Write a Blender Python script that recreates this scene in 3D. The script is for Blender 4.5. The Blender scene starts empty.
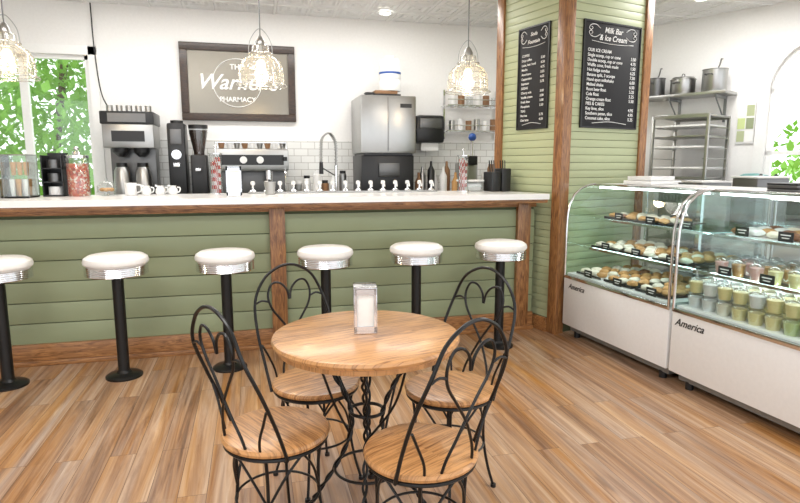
import bpy, bmesh, math, random
from mathutils import Vector, Matrix
random.seed(7)
R=math.radians
# ------------------------------------------------------------------ materials
def nodes(m):
    m.use_nodes=True
    return m.node_tree.nodes, m.node_tree.links
def pbr(name,col,rough=.5,metal=0,emit=None,es=0,trans=0,coat=0,bump=0,bscale=40):
    m=bpy.data.materials.new(name); n,l=nodes(m); b=n['Principled BSDF']
    b.inputs['Base Color'].default_value=(*col,1); b.inputs['Roughness'].default_value=rough
    b.inputs['Metallic'].default_value=metal
    b.inputs['Transmission Weight'].default_value=trans
    b.inputs['Coat Weight'].default_value=coat
    if emit: b.inputs['Emission Color'].default_value=(*emit,1); b.inputs['Emission Strength'].default_value=es
    tc=n.new('ShaderNodeTexCoord'); t=n.new('ShaderNodeTexNoise'); t.inputs['Scale'].default_value=bscale
    l.new(tc.outputs['Object'],t.inputs['Vector'])
    mx=n.new('ShaderNodeMix'); mx.data_type='RGBA'; mx.inputs[0].default_value=.5
    mx.inputs[6].default_value=(*[c*.96 for c in col],1); mx.inputs[7].default_value=(*[min(1,c*1.04) for c in col],1)
    l.new(t.outputs['Fac'],mx.inputs[0]); l.new(mx.outputs[2],b.inputs['Base Color'])
    if bump:
        bp=n.new('ShaderNodeBump'); bp.inputs['Strength'].default_value=bump; bp.inputs['Distance'].default_value=.01
        l.new(t.outputs['Fac'],bp.inputs['Height']); l.new(bp.outputs['Normal'],b.inputs['Normal'])
    return m
def wood(name,c1,c2,scale=(1,1,12),rough=.35,dist=3.0,nscale=4,coat=.2,p0=.36,p1=.64,strips=0):
    m=bpy.data.materials.new(name); n,l=nodes(m); b=n['Principled BSDF']
    tc=n.new('ShaderNodeTexCoord'); mp=n.new('ShaderNodeMapping'); mp.inputs['Scale'].default_value=scale
    l.new(tc.outputs['Object'],mp.inputs['Vector'])
    vec=mp.outputs['Vector']; br=None
    if strips:   # edge-glued boards
        br=n.new('ShaderNodeTexBrick'); br.inputs['Scale'].default_value=1; br.inputs['Brick Width'].default_value=3; br.inputs['Row Height'].default_value=strips
        br.inputs['Mortar Size'].default_value=.0006; br.inputs['Color1'].default_value=(0,0,0,1); br.inputs['Color2'].default_value=(1,1,1,1); br.inputs['Mortar'].default_value=(.2,.2,.2,1)
        l.new(tc.outputs['Object'],br.inputs['Vector'])
        ad=n.new('ShaderNodeVectorMath'); ad.operation='MULTIPLY_ADD'; ad.inputs[1].default_value=(5,9,3); l.new(br.outputs['Color'],ad.inputs[0]); l.new(vec,ad.inputs[2]); vec=ad.outputs[0]
    t=n.new('ShaderNodeTexNoise'); t.inputs['Scale'].default_value=nscale; t.inputs['Detail'].default_value=8; t.inputs['Distortion'].default_value=dist; t.inputs['Roughness'].default_value=.62
    l.new(vec,t.inputs['Vector'])
    r=n.new('ShaderNodeValToRGB'); r.color_ramp.elements[0].position=p0; r.color_ramp.elements[1].position=p1
    r.color_ramp.elements[0].color=(*c1,1); r.color_ramp.elements[1].color=(*c2,1)
    if br:
        ma=n.new('ShaderNodeMath'); ma.operation='MULTIPLY_ADD'; ma.inputs[1].default_value=.10; l.new(br.outputs['Color'],ma.inputs[0]); l.new(t.outputs['Fac'],ma.inputs[2]); l.new(ma.outputs[0],r.inputs['Fac'])
    else: l.new(t.outputs['Fac'],r.inputs['Fac'])
    l.new(r.outputs['Color'],b.inputs['Base Color'])
    b.inputs['Roughness'].default_value=rough; b.inputs['Coat Weight'].default_value=coat; b.inputs['Coat Roughness'].default_value=.18
    return m
def thin_glass(name,tint=(1,1,1),fac=.08,edge=.5,rough=.02,haze=0):
    m=bpy.data.materials.new(name); n,l=nodes(m)
    n.remove(n['Principled BSDF']); out=n['Material Output']
    tr=n.new('ShaderNodeBsdfTransparent'); tr.inputs['Color'].default_value=(*tint,1)
    gl=n.new('ShaderNodeBsdfGlossy'); gl.inputs['Roughness'].default_value=rough
    lw=n.new('ShaderNodeLayerWeight'); lw.inputs['Blend'].default_value=.3
    mr=n.new('ShaderNodeMapRange'); mr.inputs['To Min'].default_value=fac; mr.inputs['To Max'].default_value=edge
    l.new(lw.outputs['Facing'],mr.inputs['Value'])
    mx=n.new('ShaderNodeMixShader'); l.new(mr.outputs['Result'],mx.inputs['Fac']); l.new(tr.outputs[0],mx.inputs[1]); l.new(gl.outputs[0],mx.inputs[2])
    last=mx
    if haze:
        tl=n.new('ShaderNodeBsdfTranslucent'); tl.inputs['Color'].default_value=(.95,.95,.92,1)
        df=n.new('ShaderNodeBsdfDiffuse'); df.inputs['Color'].default_value=(.95,.95,.92,1)
        m1=n.new('ShaderNodeMixShader'); m1.inputs['Fac'].default_value=.5; l.new(tl.outputs[0],m1.inputs[1]); l.new(df.outputs[0],m1.inputs[2])
        m2=n.new('ShaderNodeMixShader'); m2.inputs['Fac'].default_value=haze; l.new(mx.outputs[0],m2.inputs[1]); l.new(m1.outputs[0],m2.inputs[2]); last=m2
    l.new(last.outputs[0],out.inputs['Surface'])
    return m
def emis(name,col,s):
    return pbr(name,col,.5,emit=col,es=s)

M={}
M['wall']=pbr('wall_paint',(.86,.85,.83),.7,bump=.05)
M['trimw']=pbr('white_trim',(.86,.86,.84),.4)
M['green']=pbr('green_paint',(.29,.335,.20),.45,bscale=6)
M['green2']=pbr('light_green_paint',(.44,.485,.29),.45,bscale=6)
M['groove']=pbr('groove_shadow_gap',(.10,.12,.06),.8)
M['woodv']=wood('stained_pine_vertical',(.14,.052,.018),(.42,.20,.07),(9,9,.9))
M['woodh']=wood('stained_pine_horizontal',(.17,.068,.022),(.46,.22,.08),(.9,9,9))
M['oak']=wood('honey_oak',(.17,.062,.018),(.60,.31,.12),(2.2,34,2),rough=.33,dist=1.6,nscale=1.9,coat=.4,p0=.34,p1=.60,strips=.09)
M['quartz']=pbr('white_quartz',(.86,.85,.83),.2,bscale=60)
M['iron']=pbr('black_iron',(.010,.010,.010),.35,.3)
M['blackp']=pbr('black_plastic',(.012,.012,.013),.35)
M['chrome']=pbr('chrome',(.78,.78,.79),.12,1)
M['steel']=pbr('brushed_steel',(.42,.42,.41),.3,1,bscale=20)
M['steeld']=pbr('dark_steel',(.16,.16,.16),.35,.8)
M['white']=pbr('white_plastic',(.80,.80,.79),.35)
M['vinyl']=pbr('white_vinyl',(.86,.85,.82),.4,bump=.03)
M['casew']=pbr('case_white_enamel',(.80,.80,.80),.25,coat=.3)
M['darkwood']=wood('dark_walnut',(.012,.006,.003),(.06,.028,.014),(2,9,9))
M['chalk']=pbr('chalkboard',(.010,.010,.012),.7)
M['chalkw']=pbr('chalk_white',(.90,.90,.88),.7)
M['glass']=thin_glass('clear_glass',(.97,.99,.98),.05,.45)
M['caseglass']=thin_glass('case_glass',(.89,.97,.96),.03,.25)
M['pglass']=thin_glass('pendant_glass',(.93,.93,.91),.08,.65,.08,haze=.06)
M['prib']=thin_glass('pendant_glass_rib',(.80,.80,.77),.25,.8,.1,haze=.12)
M['bulb']=emis('warm_bulb',(1,.66,.30),22)
M['led']=emis('led_strip',(.95,1,1),8)
M['lamp']=emis('downlight_disc',(1,.97,.9),8)
M['pastry']=pbr('pastry_gold',(.55,.30,.11),.6,bump=.4,bscale=60)
M['pastry2']=pbr('pastry_dark',(.22,.09,.04),.6,bump=.4,bscale=60)
M['cream']=pbr('cream',(.84,.78,.65),.5)
M['yellow']=pbr('lemon_pudding',(.84,.72,.36),.4)
M['pgreen']=pbr('pistachio_pudding',(.56,.65,.30),.4)
M['red']=pbr('red_plastic',(.55,.03,.02),.4)
M['pink']=pbr('pink_cream',(.75,.42,.38),.5)
M['blue']=pbr('blue_plastic',(.02,.08,.32),.4)
M['teal']=pbr('teal_enamel',(.14,.36,.36),.3)
M['brown']=pbr('brown_card',(.25,.13,.06),.6)
M['grey']=pbr('grey_metal',(.25,.26,.26),.4,.4)
M['clearp']=thin_glass('clear_plastic',(.9,.92,.92),.12,.5,.1)
M['coffee']=pbr('coffee_beans',(.03,.012,.006),.5)
M['mirror']=pbr('beige_mirror_glass',(.27,.25,.21),.22,.45)
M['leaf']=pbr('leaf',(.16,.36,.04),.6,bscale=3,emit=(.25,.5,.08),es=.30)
M['bark']=pbr('bark',(.12,.08,.05),.9)
M['grass']=pbr('grass',(.25,.35,.12),.9)

def candy_mat():
    m=bpy.data.materials.new('sprinkles'); n,l=nodes(m); b=n['Principled BSDF']
    tc=n.new('ShaderNodeTexCoord'); v=n.new('ShaderNodeTexVoronoi'); v.inputs['Scale'].default_value=70; l.new(tc.outputs['Object'],v.inputs['Vector'])
    r=n.new('ShaderNodeValToRGB'); r.color_ramp.interpolation='CONSTANT'; r.color_ramp.elements[0].color=(.55,.10,.05,1); r.color_ramp.elements[1].position=.8; r.color_ramp.elements[1].color=(.7,.6,.5,1)
    e=r.color_ramp.elements.new(.4); e.color=(.6,.25,.15,1); e=r.color_ramp.elements.new(.6); e.color=(.35,.08,.06,1)
    sp=n.new('ShaderNodeSeparateColor'); l.new(v.outputs['Color'],sp.inputs[0]); l.new(sp.outputs[0],r.inputs['Fac']); l.new(r.outputs['Color'],b.inputs['Base Color']); return m
M['candy']=candy_mat()
def tile_mat():
    m=bpy.data.materials.new('subway_tile'); n,l=nodes(m); b=n['Principled BSDF']
    tc=n.new('ShaderNodeTexCoord'); mp=n.new('ShaderNodeMapping'); mp.inputs['Rotation'].default_value=(R(90),0,0)
    l.new(tc.outputs['Object'],mp.inputs['Vector'])
    br=n.new('ShaderNodeTexBrick'); br.inputs['Scale'].default_value=1; br.inputs['Brick Width'].default_value=.15; br.inputs['Row Height'].default_value=.075
    br.inputs['Mortar Size'].default_value=.003; br.inputs['Color1'].default_value=(.80,.80,.77,1); br.inputs['Color2'].default_value=(.74,.74,.71,1); br.inputs['Mortar'].default_value=(.45,.43,.40,1)
    l.new(mp.outputs['Vector'],br.inputs['Vector']); l.new(br.outputs['Color'],b.inputs['Base Color']); b.inputs['Roughness'].default_value=.2
    return m
M['tile']=tile_mat()
def floor_mat():
    m=bpy.data.materials.new('vinyl_plank_floor'); n,l=nodes(m); b=n['Principled BSDF']
    tc=n.new('ShaderNodeTexCoord'); mp=n.new('ShaderNodeMapping'); mp.inputs['Rotation'].default_value=(0,0,R(90))
    l.new(tc.outputs['Object'],mp.inputs['Vector'])
    def brick(w,h,ms):
        br=n.new('ShaderNodeTexBrick'); br.inputs['Scale'].default_value=1; br.inputs['Brick Width'].default_value=w; br.inputs['Row Height'].default_value=h
        br.inputs['Mortar Size'].default_value=ms; br.inputs['Color1'].default_value=(0,0,0,1); br.inputs['Color2'].default_value=(1,1,1,1)
        br.inputs['Mortar'].default_value=(.5,.5,.5,1); br.offset=.37; l.new(mp.outputs['Vector'],br.inputs['Vector']); return br
    b1=brick(1.22,.12,.0); b2=brick(1.22,.12,.0012); b3=brick(1.22,.06,.0)
    mp2=n.new('ShaderNodeMapping'); mp2.inputs['Scale'].default_value=(26,1.1,1); l.new(tc.outputs['Object'],mp2.inputs['Vector'])
    def streak(src,scale,off):
        add=n.new('ShaderNodeVectorMath'); add.operation='MULTIPLY_ADD'; add.inputs[1].default_value=off
        l.new(src.outputs['Color'],add.inputs[0]); l.new(mp2.outputs['Vector'],add.inputs[2])
        t=n.new('ShaderNodeTexNoise'); t.inputs['Scale'].default_value=scale; t.inputs['Detail'].default_value=8; t.inputs['Distortion'].default_value=.9; t.inputs['Roughness'].default_value=.66
        l.new(add.outputs[0],t.inputs['Vector']); return t
    t=streak(b1,1.0,(17,9,5)); t2=streak(b1,.30,(31,13,8)); 
    def ma(a,mul,addv):
        q=n.new('ShaderNodeMath'); q.operation='MULTIPLY_ADD'; l.new(a,q.inputs[0]); q.inputs[1].default_value=mul
        if isinstance(addv,float): q.inputs[2].default_value=addv
        else: l.new(addv,q.inputs[2])
        return q.outputs[0]
    v=ma(t.outputs['Fac'],1.45,-.35); v=ma(b1.outputs['Color'],.22,v); v=ma(b3.outputs['Color'],.08,v)
    r=n.new('ShaderNodeValToRGB'); cr=r.color_ramp
    cr.elements[0].position=.12; cr.elements[0].color=(.13,.055,.024,1)
    cr.elements[1].position=.95; cr.elements[1].color=(.62,.43,.27,1)
    for p,c in ((.32,(.235,.115,.052,1)),(.50,(.355,.190,.092,1)),(.70,(.47,.285,.155,1))):
        e=cr.elements.new(p); e.color=c
    l.new(v,r.inputs['Fac'])
    hs=n.new('ShaderNodeHueSaturation'); l.new(r.outputs['Color'],hs.inputs['Color'])
    l.new(ma(t2.outputs['Fac'],1.7,.10),hs.inputs['Saturation'])
    mx=n.new('ShaderNodeMix'); mx.data_type='RGBA'; mx.inputs[7].default_value=(.10,.055,.03,1)
    l.new(b2.outputs['Fac'],mx.inputs[0]); l.new(hs.outputs['Color'],mx.inputs[6]); l.new(mx.outputs[2],b.inputs['Base Color'])
    b.inputs['Roughness'].default_value=.34
    bp=n.new('ShaderNodeBump'); bp.inputs['Strength'].default_value=.12; bp.inputs['Distance'].default_value=.004
    l.new(t.outputs['Fac'],bp.inputs['Height']); l.new(bp.outputs['Normal'],b.inputs['Normal'])
    return m
M['floor']=floor_mat()
def ceil_mat():
    m=bpy.data.materials.new('pressed_tin_ceiling'); n,l=nodes(m); b=n['Principled BSDF']
    tc=n.new('ShaderNodeTexCoord'); mp=n.new('ShaderNodeMapping'); mp.inputs['Scale'].default_value=(1/.305,1/.305,1); l.new(tc.outputs['Object'],mp.inputs['Vector'])
    fr=n.new('ShaderNodeVectorMath'); fr.operation='FRACTION'; l.new(mp.outputs['Vector'],fr.inputs[0])
    sb=n.new('ShaderNodeVectorMath'); sb.operation='SUBTRACT'; sb.inputs[1].default_value=(.5,.5,0); l.new(fr.outputs[0],sb.inputs[0])
    sx=n.new('ShaderNodeSeparateXYZ'); l.new(sb.outputs[0],sx.inputs[0])
    ax=n.new('ShaderNodeMath'); ax.operation='ABSOLUTE'; l.new(sx.outputs[0],ax.inputs[0])
    ay=n.new('ShaderNodeMath'); ay.operation='ABSOLUTE'; l.new(sx.outputs[1],ay.inputs[0])
    mxx=n.new('ShaderNodeMath'); mxx.operation='MAXIMUM'; l.new(ax.outputs[0],mxx.inputs[0]); l.new(ay.outputs[0],mxx.inputs[1])
    sn=n.new('ShaderNodeMath'); sn.operation='MULTIPLY'; sn.inputs[1].default_value=25; l.new(mxx.outputs[0],sn.inputs[0])
    si=n.new('ShaderNodeMath'); si.operation='SINE'; l.new(sn.outputs[0],si.inputs[0])
    bp=n.new('ShaderNodeBump'); bp.inputs['Strength'].default_value=.9; bp.inputs['Distance'].default_value=.014
    l.new(si.outputs[0],bp.inputs['Height']); l.new(bp.outputs['Normal'],b.inputs['Normal'])
    b.inputs['Base Color'].default_value=(.90,.90,.89,1); b.inputs['Roughness'].default_value=.4
    return m
M['ceil']=ceil_mat()

# ------------------------------------------------------------------ mesh builder
def catmull(pts,n=6,closed=False):
    P=[Vector(p) for p in pts]; out=[]
    N=len(P); rng=N if closed else N-1
    for i in range(rng):
        p0=P[(i-1)%N] if (closed or i>0) else P[0]*2-P[1]
        p1=P[i]; p2=P[(i+1)%N]
        p3=P[(i+2)%N] if (closed or i+2<N) else P[-1]*2-P[-2]
        for k in range(n):
            t=k/n
            out.append(.5*((2*p1)+(-p0+p2)*t+(2*p0-5*p1+4*p2-p3)*t*t+(-p0+3*p1-3*p2+p3)*t**3))
    if not closed: out.append(P[-1])
    return out
class MB:
    def __init__(s,name): s.name=name; s.bm=bmesh.new(); s.mats=[]; s.T=Matrix.Identity(4)
    def mi(s,k):
        if k not in s.mats: s.mats.append(k)
        return s.mats.index(k)
    def _v(s,co): return s.bm.verts.new(s.T@Vector(co))
    def box(s,x0,x1,y0,y1,z0,z1,k,bev=0,rot=0):
        c=Vector(((x0+x1)/2,(y0+y1)/2,(z0+z1)/2))
        mt=s.T@Matrix.Translation(c)@Matrix.Rotation(rot,4,'Z')@Matrix.Diagonal((abs(x1-x0),abs(y1-y0),abs(z1-z0),1))
        r=bmesh.ops.create_cube(s.bm,size=1,matrix=mt); i=s.mi(k)
        fs=set(f for v in r['verts'] for f in v.link_faces)
        for f in fs: f.material_index=i
        if bev:
            es=list(set(e for v in r['verts'] for e in v.link_edges))
            rb=bmesh.ops.bevel(s.bm,geom=es,offset=bev,segments=2,affect='EDGES',profile=.6)
            for f in rb['faces']: f.material_index=i
    def prism(s,poly,z0,z1,k):
        i=s.mi(k); a=[s._v((p[0],p[1],z0)) for p in poly]; b=[s._v((p[0],p[1],z1)) for p in poly]
        n=len(poly)
        for j in range(n):
            s.bm.faces.new((a[j],a[(j+1)%n],b[(j+1)%n],b[j])).material_index=i
        s.bm.faces.new(a[::-1]).material_index=i; s.bm.faces.new(b).material_index=i
    def quad(s,pts,k): s.bm.faces.new([s._v(p) for p in pts]).material_index=s.mi(k)
    def lathe(s,prof,c,k,seg=28,axis='Z',sx=1,sy=1):
        i=s.mi(k); c=Vector(c); rings=[]
        for r,z in prof:
            ring=[]
            if r<1e-6:
                p=(0,0,z); ring=[p]
            else: ring=[(r*math.cos(2*math.pi*j/seg)*sx,r*math.sin(2*math.pi*j/seg)*sy,z) for j in range(seg)]
            vs=[]
            for p in ring:
                if axis=='Y': p=(p[0],-p[2],p[1])
                elif axis=='X': p=(p[2],p[0],p[1])
                vs.append(s._v(c+Vector(p)))
            rings.append(vs)
        for a,b in zip(rings,rings[1:]):
            for j in range(seg):
                if len(a)==1 and len(b)==1: break
                if len(a)==1: q=(a[0],b[j],b[(j+1)%seg])
                elif len(b)==1: q=(a[j],a[(j+1)%seg],b[0])
                else: q=(a[j],a[(j+1)%seg],b[(j+1)%seg],b[j])
                try: s.bm.faces.new(q).material_index=i
                except: pass
    def cyl(s,c,r,z0,z1,k,seg=24,r2=None,axis='Z'):
        r2=r if r2 is None else r2
        s.lathe([(0,z0),(r,z0),(r2,z1),(0,z1)],c,k,seg,axis)
    def tube(s,pts,r,k,seg=7,closed=False,smooth=0,cap=True):
        if smooth: pts=catmull(pts,smooth,closed)
        P=[Vector(p) for p in pts]; N=len(P); i=s.mi(k); rings=[]; up=None
        for a in range(N):
            if closed: t=P[(a+1)%N]-P[a-1]
            else: t=P[min(a+1,N-1)]-P[max(a-1,0)]
            t.normalize()
            if up is None:
                up=Vector((0,0,1)) if abs(t.z)<.9 else Vector((1,0,0))
            up=(up-t*up.dot(t)); up.normalize(); sd=t.cross(up)
            rings.append([s._v(P[a]+(up*math.cos(2*math.pi*j/seg)+sd*math.sin(2*math.pi*j/seg))*r) for j in range(seg)])
        for a in range(N if closed else N-1):
            A=rings[a];B=rings[(a+1)%N]
            for j in range(seg): s.bm.faces.new((A[j],A[(j+1)%seg],B[(j+1)%seg],B[j])).material_index=i
        if cap and not closed:
            s.bm.faces.new(rings[0][::-1]).material_index=i; s.bm.faces.new(rings[-1]).material_index=i
    def ring(s,c,R_,r,k,seg=32,sx=1,sy=1):
        s.tube([(c[0]+R_*sx*math.cos(2*math.pi*j/seg),c[1]+R_*sy*math.sin(2*math.pi*j/seg),c[2]) for j in range(seg)],r,k,closed=True)
    def blob(s,c,sz,k,sub=2,jit=.0):
        r=bmesh.ops.create_icosphere(s.bm,subdivisions=sub,radius=1,matrix=s.T@Matrix.Translation(Vector(c))@Matrix.Diagonal((*sz,1)))
        i=s.mi(k)
        for v in r['verts']:
            if jit: v.co+=Vector((random.uniform(-jit,jit) for _ in range(3)))
            for f in v.link_faces: f.material_index=i
    def done(s,loc=(0,0,0),rz=0,parent=None,ang=35):
        bmesh.ops.recalc_face_normals(s.bm,faces=s.bm.faces[:])
        me=bpy.data.meshes.new(s.name); s.bm.to_mesh(me); s.bm.free()
        for k in s.mats: me.materials.append(M[k])
        for p in me.polygons: p.use_smooth=True
        me.set_sharp_from_angle(angle=R(ang))
        o=bpy.data.objects.new(s.name,me); bpy.context.collection.objects.link(o)
        o.location=loc; o.rotation_euler=(0,0,rz)
        if parent: o.parent=parent
        return o
def text(name,body,loc,size,k,parent,rot=(R(90),0,0),align='CENTER',shear=0,ext=.0006,ls=1,bold=.012):
    cu=bpy.data.curves.new(name,'FONT'); cu.body=body; cu.size=size; cu.align_x=align; cu.align_y='CENTER'; cu.extrude=ext; cu.shear=shear
    cu.space_line=ls; cu.offset=size*bold
    cu.materials.append(M[k]); o=bpy.data.objects.new(name,cu); bpy.context.collection.objects.link(o)
    o.location=loc; o.rotation_euler=rot; o.parent=parent
    return o

CH=2.97; XL=-4.6; YF=-3.0; YB=6.5
# ------------------------------------------------------------------ room shell
b=MB('floor'); b.box(XL-.1,7.2,YF,YB+.1,-.1,0,'floor'); b.done()
b=MB('ceiling'); b.box(XL-.1,7.2,YF,YB+.1,CH,CH+.1,'ceil')
x=XL
while x<7.1: b.box(x-.012,x+.012,YF,YB,CH-.008,CH,'trimw'); x+=.61
y=YF
while y<YB: b.box(XL,7.1,y-.012,y+.012,CH-.0075,CH,'trimw'); y+=.61
b.done()
b=MB('wall_left'); b.box(XL-.1,XL,YF,YB,0,CH,'wall'); b.done()
wx0,wx1,wz0,wz1=-3.25,-1.53,1.02,2.47
b=MB('wall_back')
b.box(XL,wx0,YB,YB+.12,0,CH,'wall'); b.box(wx1,4.25,YB,YB+.12,0,CH,'wall')
b.box(wx0,wx1,YB,YB+.12,0,wz0,'wall'); b.box(wx0,wx1,YB,YB+.12,wz1,CH,'wall')
b.done()
b=MB('window_1')
t=.085
for (x0,x1,z0,z1) in ((wx0-t,wx0,wz0-t,wz1+t),(wx1,wx1+t,wz0-t,wz1+t),(wx0-t,wx1+t,wz1,wz1+t),(wx0-t,wx1+t,wz0-t,wz0)):
    b.box(x0,x1,YB-.025,YB,z0,z1,'trimw',.004)
f=.04
for (x0,x1,z0,z1) in ((wx0,wx0+f,wz0,wz1),(wx1-f,wx1,wz0,wz1),(wx0,wx1,wz1-f,wz1),(wx0,wx1,wz0,wz0+f),(-2.16,-2.09,wz0,wz1),(-2.72,-2.68,wz0,wz1)):
    b.box(x0,x1,YB+.02,YB+.07,z0,z1,'trimw')
b.box(wx0,wx1,YB+.04,YB+.045,wz0,wz1,'glass')
b.done()
WA=math.atan2(-.884,.468); WO=(4.22,6.5,0)
b=MB('wall_right')
uc,rz_,rr=2.30,2.14,.47
L=4.2; zb=.95
b.box(0,uc-rr,0,.12,0,CH,'wall'); b.box(uc+rr,L,0,.12,0,CH,'wall'); b.box(uc-rr,uc+rr,0,.12,0,zb,'wall')
N=24
for j in range(N):
    a0=math.pi*j/N; a1=math.pi*(j+1)/N
    p=[(uc+rr*math.cos(a),rz_+rr*math.sin(a)) for a in (a0,a1)]
    for yy in (0,.12):
        b.quad([(p[0][0],yy,p[0][1]),(p[1][0],yy,p[1][1]),(p[1][0],yy,CH),(p[0][0],yy,CH)],'wall')
    b.quad([(p[0][0],0,p[0][1]),(p[1][0],0,p[1][1]),(p[1][0],.12,p[1][1]),(p[0][0],.12,p[0][1])],'wall')
b.done(WO,WA)
b=MB('window_2')
def arch(r0,r1,y0,y1,k):
    for j in range(N):
        a0=math.pi*j/N; a1=math.pi*(j+1)/N
        q=[[(uc+r*math.cos(a),rz_+r*math.sin(a)) for r in (r0,r1)] for a in (a0,a1)]
        A=[(q[0][0][0],q[0][0][1]),(q[0][1][0],q[0][1][1]),(q[1][1][0],q[1][1][1]),(q[1][0][0],q[1][0][1])]
        lo=[b._v((p[0],y0,p[1])) for p in A]; hi=[b._v((p[0],y1,p[1])) for p in A]; i=b.mi(k)
        for f_ in (lo,hi,(lo[0],lo[3],hi[3],hi[0]),(lo[1],lo[2],hi[2],hi[1])):
            b.bm.faces.new(f_).material_index=i
arch(rr,rr+.10,-.03,0,'trimw'); arch(rr-.05,rr,.02,.08,'trimw')
for s_ in (-1,1):
    x0=uc+s_*rr; b.box(min(x0,x0+s_*.10),max(x0,x0+s_*.10),-.03,0,zb,rz_,'trimw'); b.box(min(x0,x0-s_*.05),max(x0,x0-s_*.05),.02,.08,zb,rz_,'trimw')
b.box(uc-rr,uc+rr,.02,.08,rz_-.03,rz_+.02,'trimw'); b.box(uc-.02,uc+.02,.02,.08,zb,rz_,'trimw'); b.box(uc-rr,uc+rr,.02,.08,1.50,1.54,'trimw'); b.box(uc-rr-.12,uc+rr+.12,-.06,0,zb-.05,zb,'trimw')
for a in (60,90,120):
    b.tube([(uc,.05,rz_),(uc+rr*math.cos(R(a)),.05,rz_+rr*math.sin(R(a)))],.015,'trimw')
b.done(WO,WA)

# pier (rotated green wall column with menu boards)
PO=(2.40,4.22,0); PA=R(14.5)
b=MB('wall_pier')
PW,PD=.97,.84
b.box(.02,PW-.02,.02,PD-.02,0,CH,'groove')
h=.062; z=.12
while z<CH:
    z1=min(z+h-.0035,CH)
    b.box(.009,PW-.009,.009,PD-.009,z,z1,'green2',.0015); z+=h
for (x0,x1,y0,y1) in ((-.010,.085,-.010,.085),(PW-.075,PW+.01,-.012,.08),(-.012,.08,PD-.08,PD+.01),(PW-.09,PW+.01,PD-.09,PD+.01)):
    b.box(x0,x1,y0,y1,0,CH,'woodv',.003)
b.done(PO,PA)
b=MB('baseboard_pier'); b.box(-.022,.0,.09,PD-.09,0,.12,'woodh',.002); b.done(PO,PA)

# ------------------------------------------------------------------ bar counter
b=MB('bar_counter')
cx0,cx1=-4.58,2.30; CY=4.45; CT=1.17
b.prism([(cx0,CY+.02),(cx1,CY+.02),(2.17,4.93),(cx0,4.93)],0,CT-.045,'groove')
z=.15
while z<1.03:
    z1=min(z+.148,1.06)
    b.box(cx0,cx1,CY,CY+.02,z,z1-.006,'green',.003); z+=.148
b.box(cx0,cx1,CY-.025,CY+.02,.0,.15,'woodh',.004)
b.box(cx0,cx1,CY-.05,CY-.025,.0,.035,'woodh',.006)
b.box(cx0,cx1,CY-.03,CY+.02,1.055,1.125,'woodh',.004)
b.box(cx0,2.33,4.285,CY-.03,1.095,1.125,'woodh',.003)
for px in (-3.6,-1.9,.11,2.13):
    b.box(px,px+.115,CY-.045,CY,.0,1.095,'woodv',.004)
b.prism([(cx0,4.25),(2.325,4.25),(2.175,4.97),(cx0,4.97)],CT-.045,CT,'quartz')
b.done()
b=MB('under_bar_sink_counter'); b.box(-3.5,2.0,5.0,5.5,0,.86,'white'); b.box(-3.5,2.0,4.98,5.52,.86,.90,'steel',.004)
b.box(.35,.95,5.05,5.24,.895,.902,'steeld'); b.done()
b=MB('back_counter'); b.box(-4.5,3.4,5.9,6.48,.08,.88,'white'); b.box(-4.5,3.4,5.95,6.48,0,.08,'blackp')
for i in range(13): b.box(-4.48+i*.6,-3.9+i*.6,5.88,5.9,.1,.86,'trimw',.004)
b.box(-4.5,3.4,5.85,6.48,.88,.92,'quartz',.004); b.done()
b=MB('backsplash_tile'); b.box(-1.35,3.6,YB-.012,YB-.001,.92,1.66,'tile'); b.done()

# ------------------------------------------------------------------ stools
def stool(x,y):
    b=MB('bar_stool')
    b.lathe([(0,0),(.115,0),(.115,.012),(.10,.022),(.05,.032),(.038,.045),(.036,.06),(.036,.68),(.07,.69),(.12,.705),(0,.705)],(0,0,0),'iron',32)
    prof=[(0,.695),(.178,.695)]
    z=.695
    for i in range(5):
        prof+= [(.187,z+.001),(.192,z+.006),(.187,z+.011)]; z+=.013
    prof+=[(.182,.762),(0,.762)]
    b.lathe(prof,(0,0,0),'chrome',48)
    b.lathe([(0,.761),(.182,.761),(.195,.773),(.198,.788),(.191,.808),(.165,.825),(.10,.833),(0,.835)],(0,0,0),'vinyl',48)
    b.done((x,y,0))
for x in (-1.565,-.88,-.20,.48,1.150,1.82): stool(x,4.05)

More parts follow.
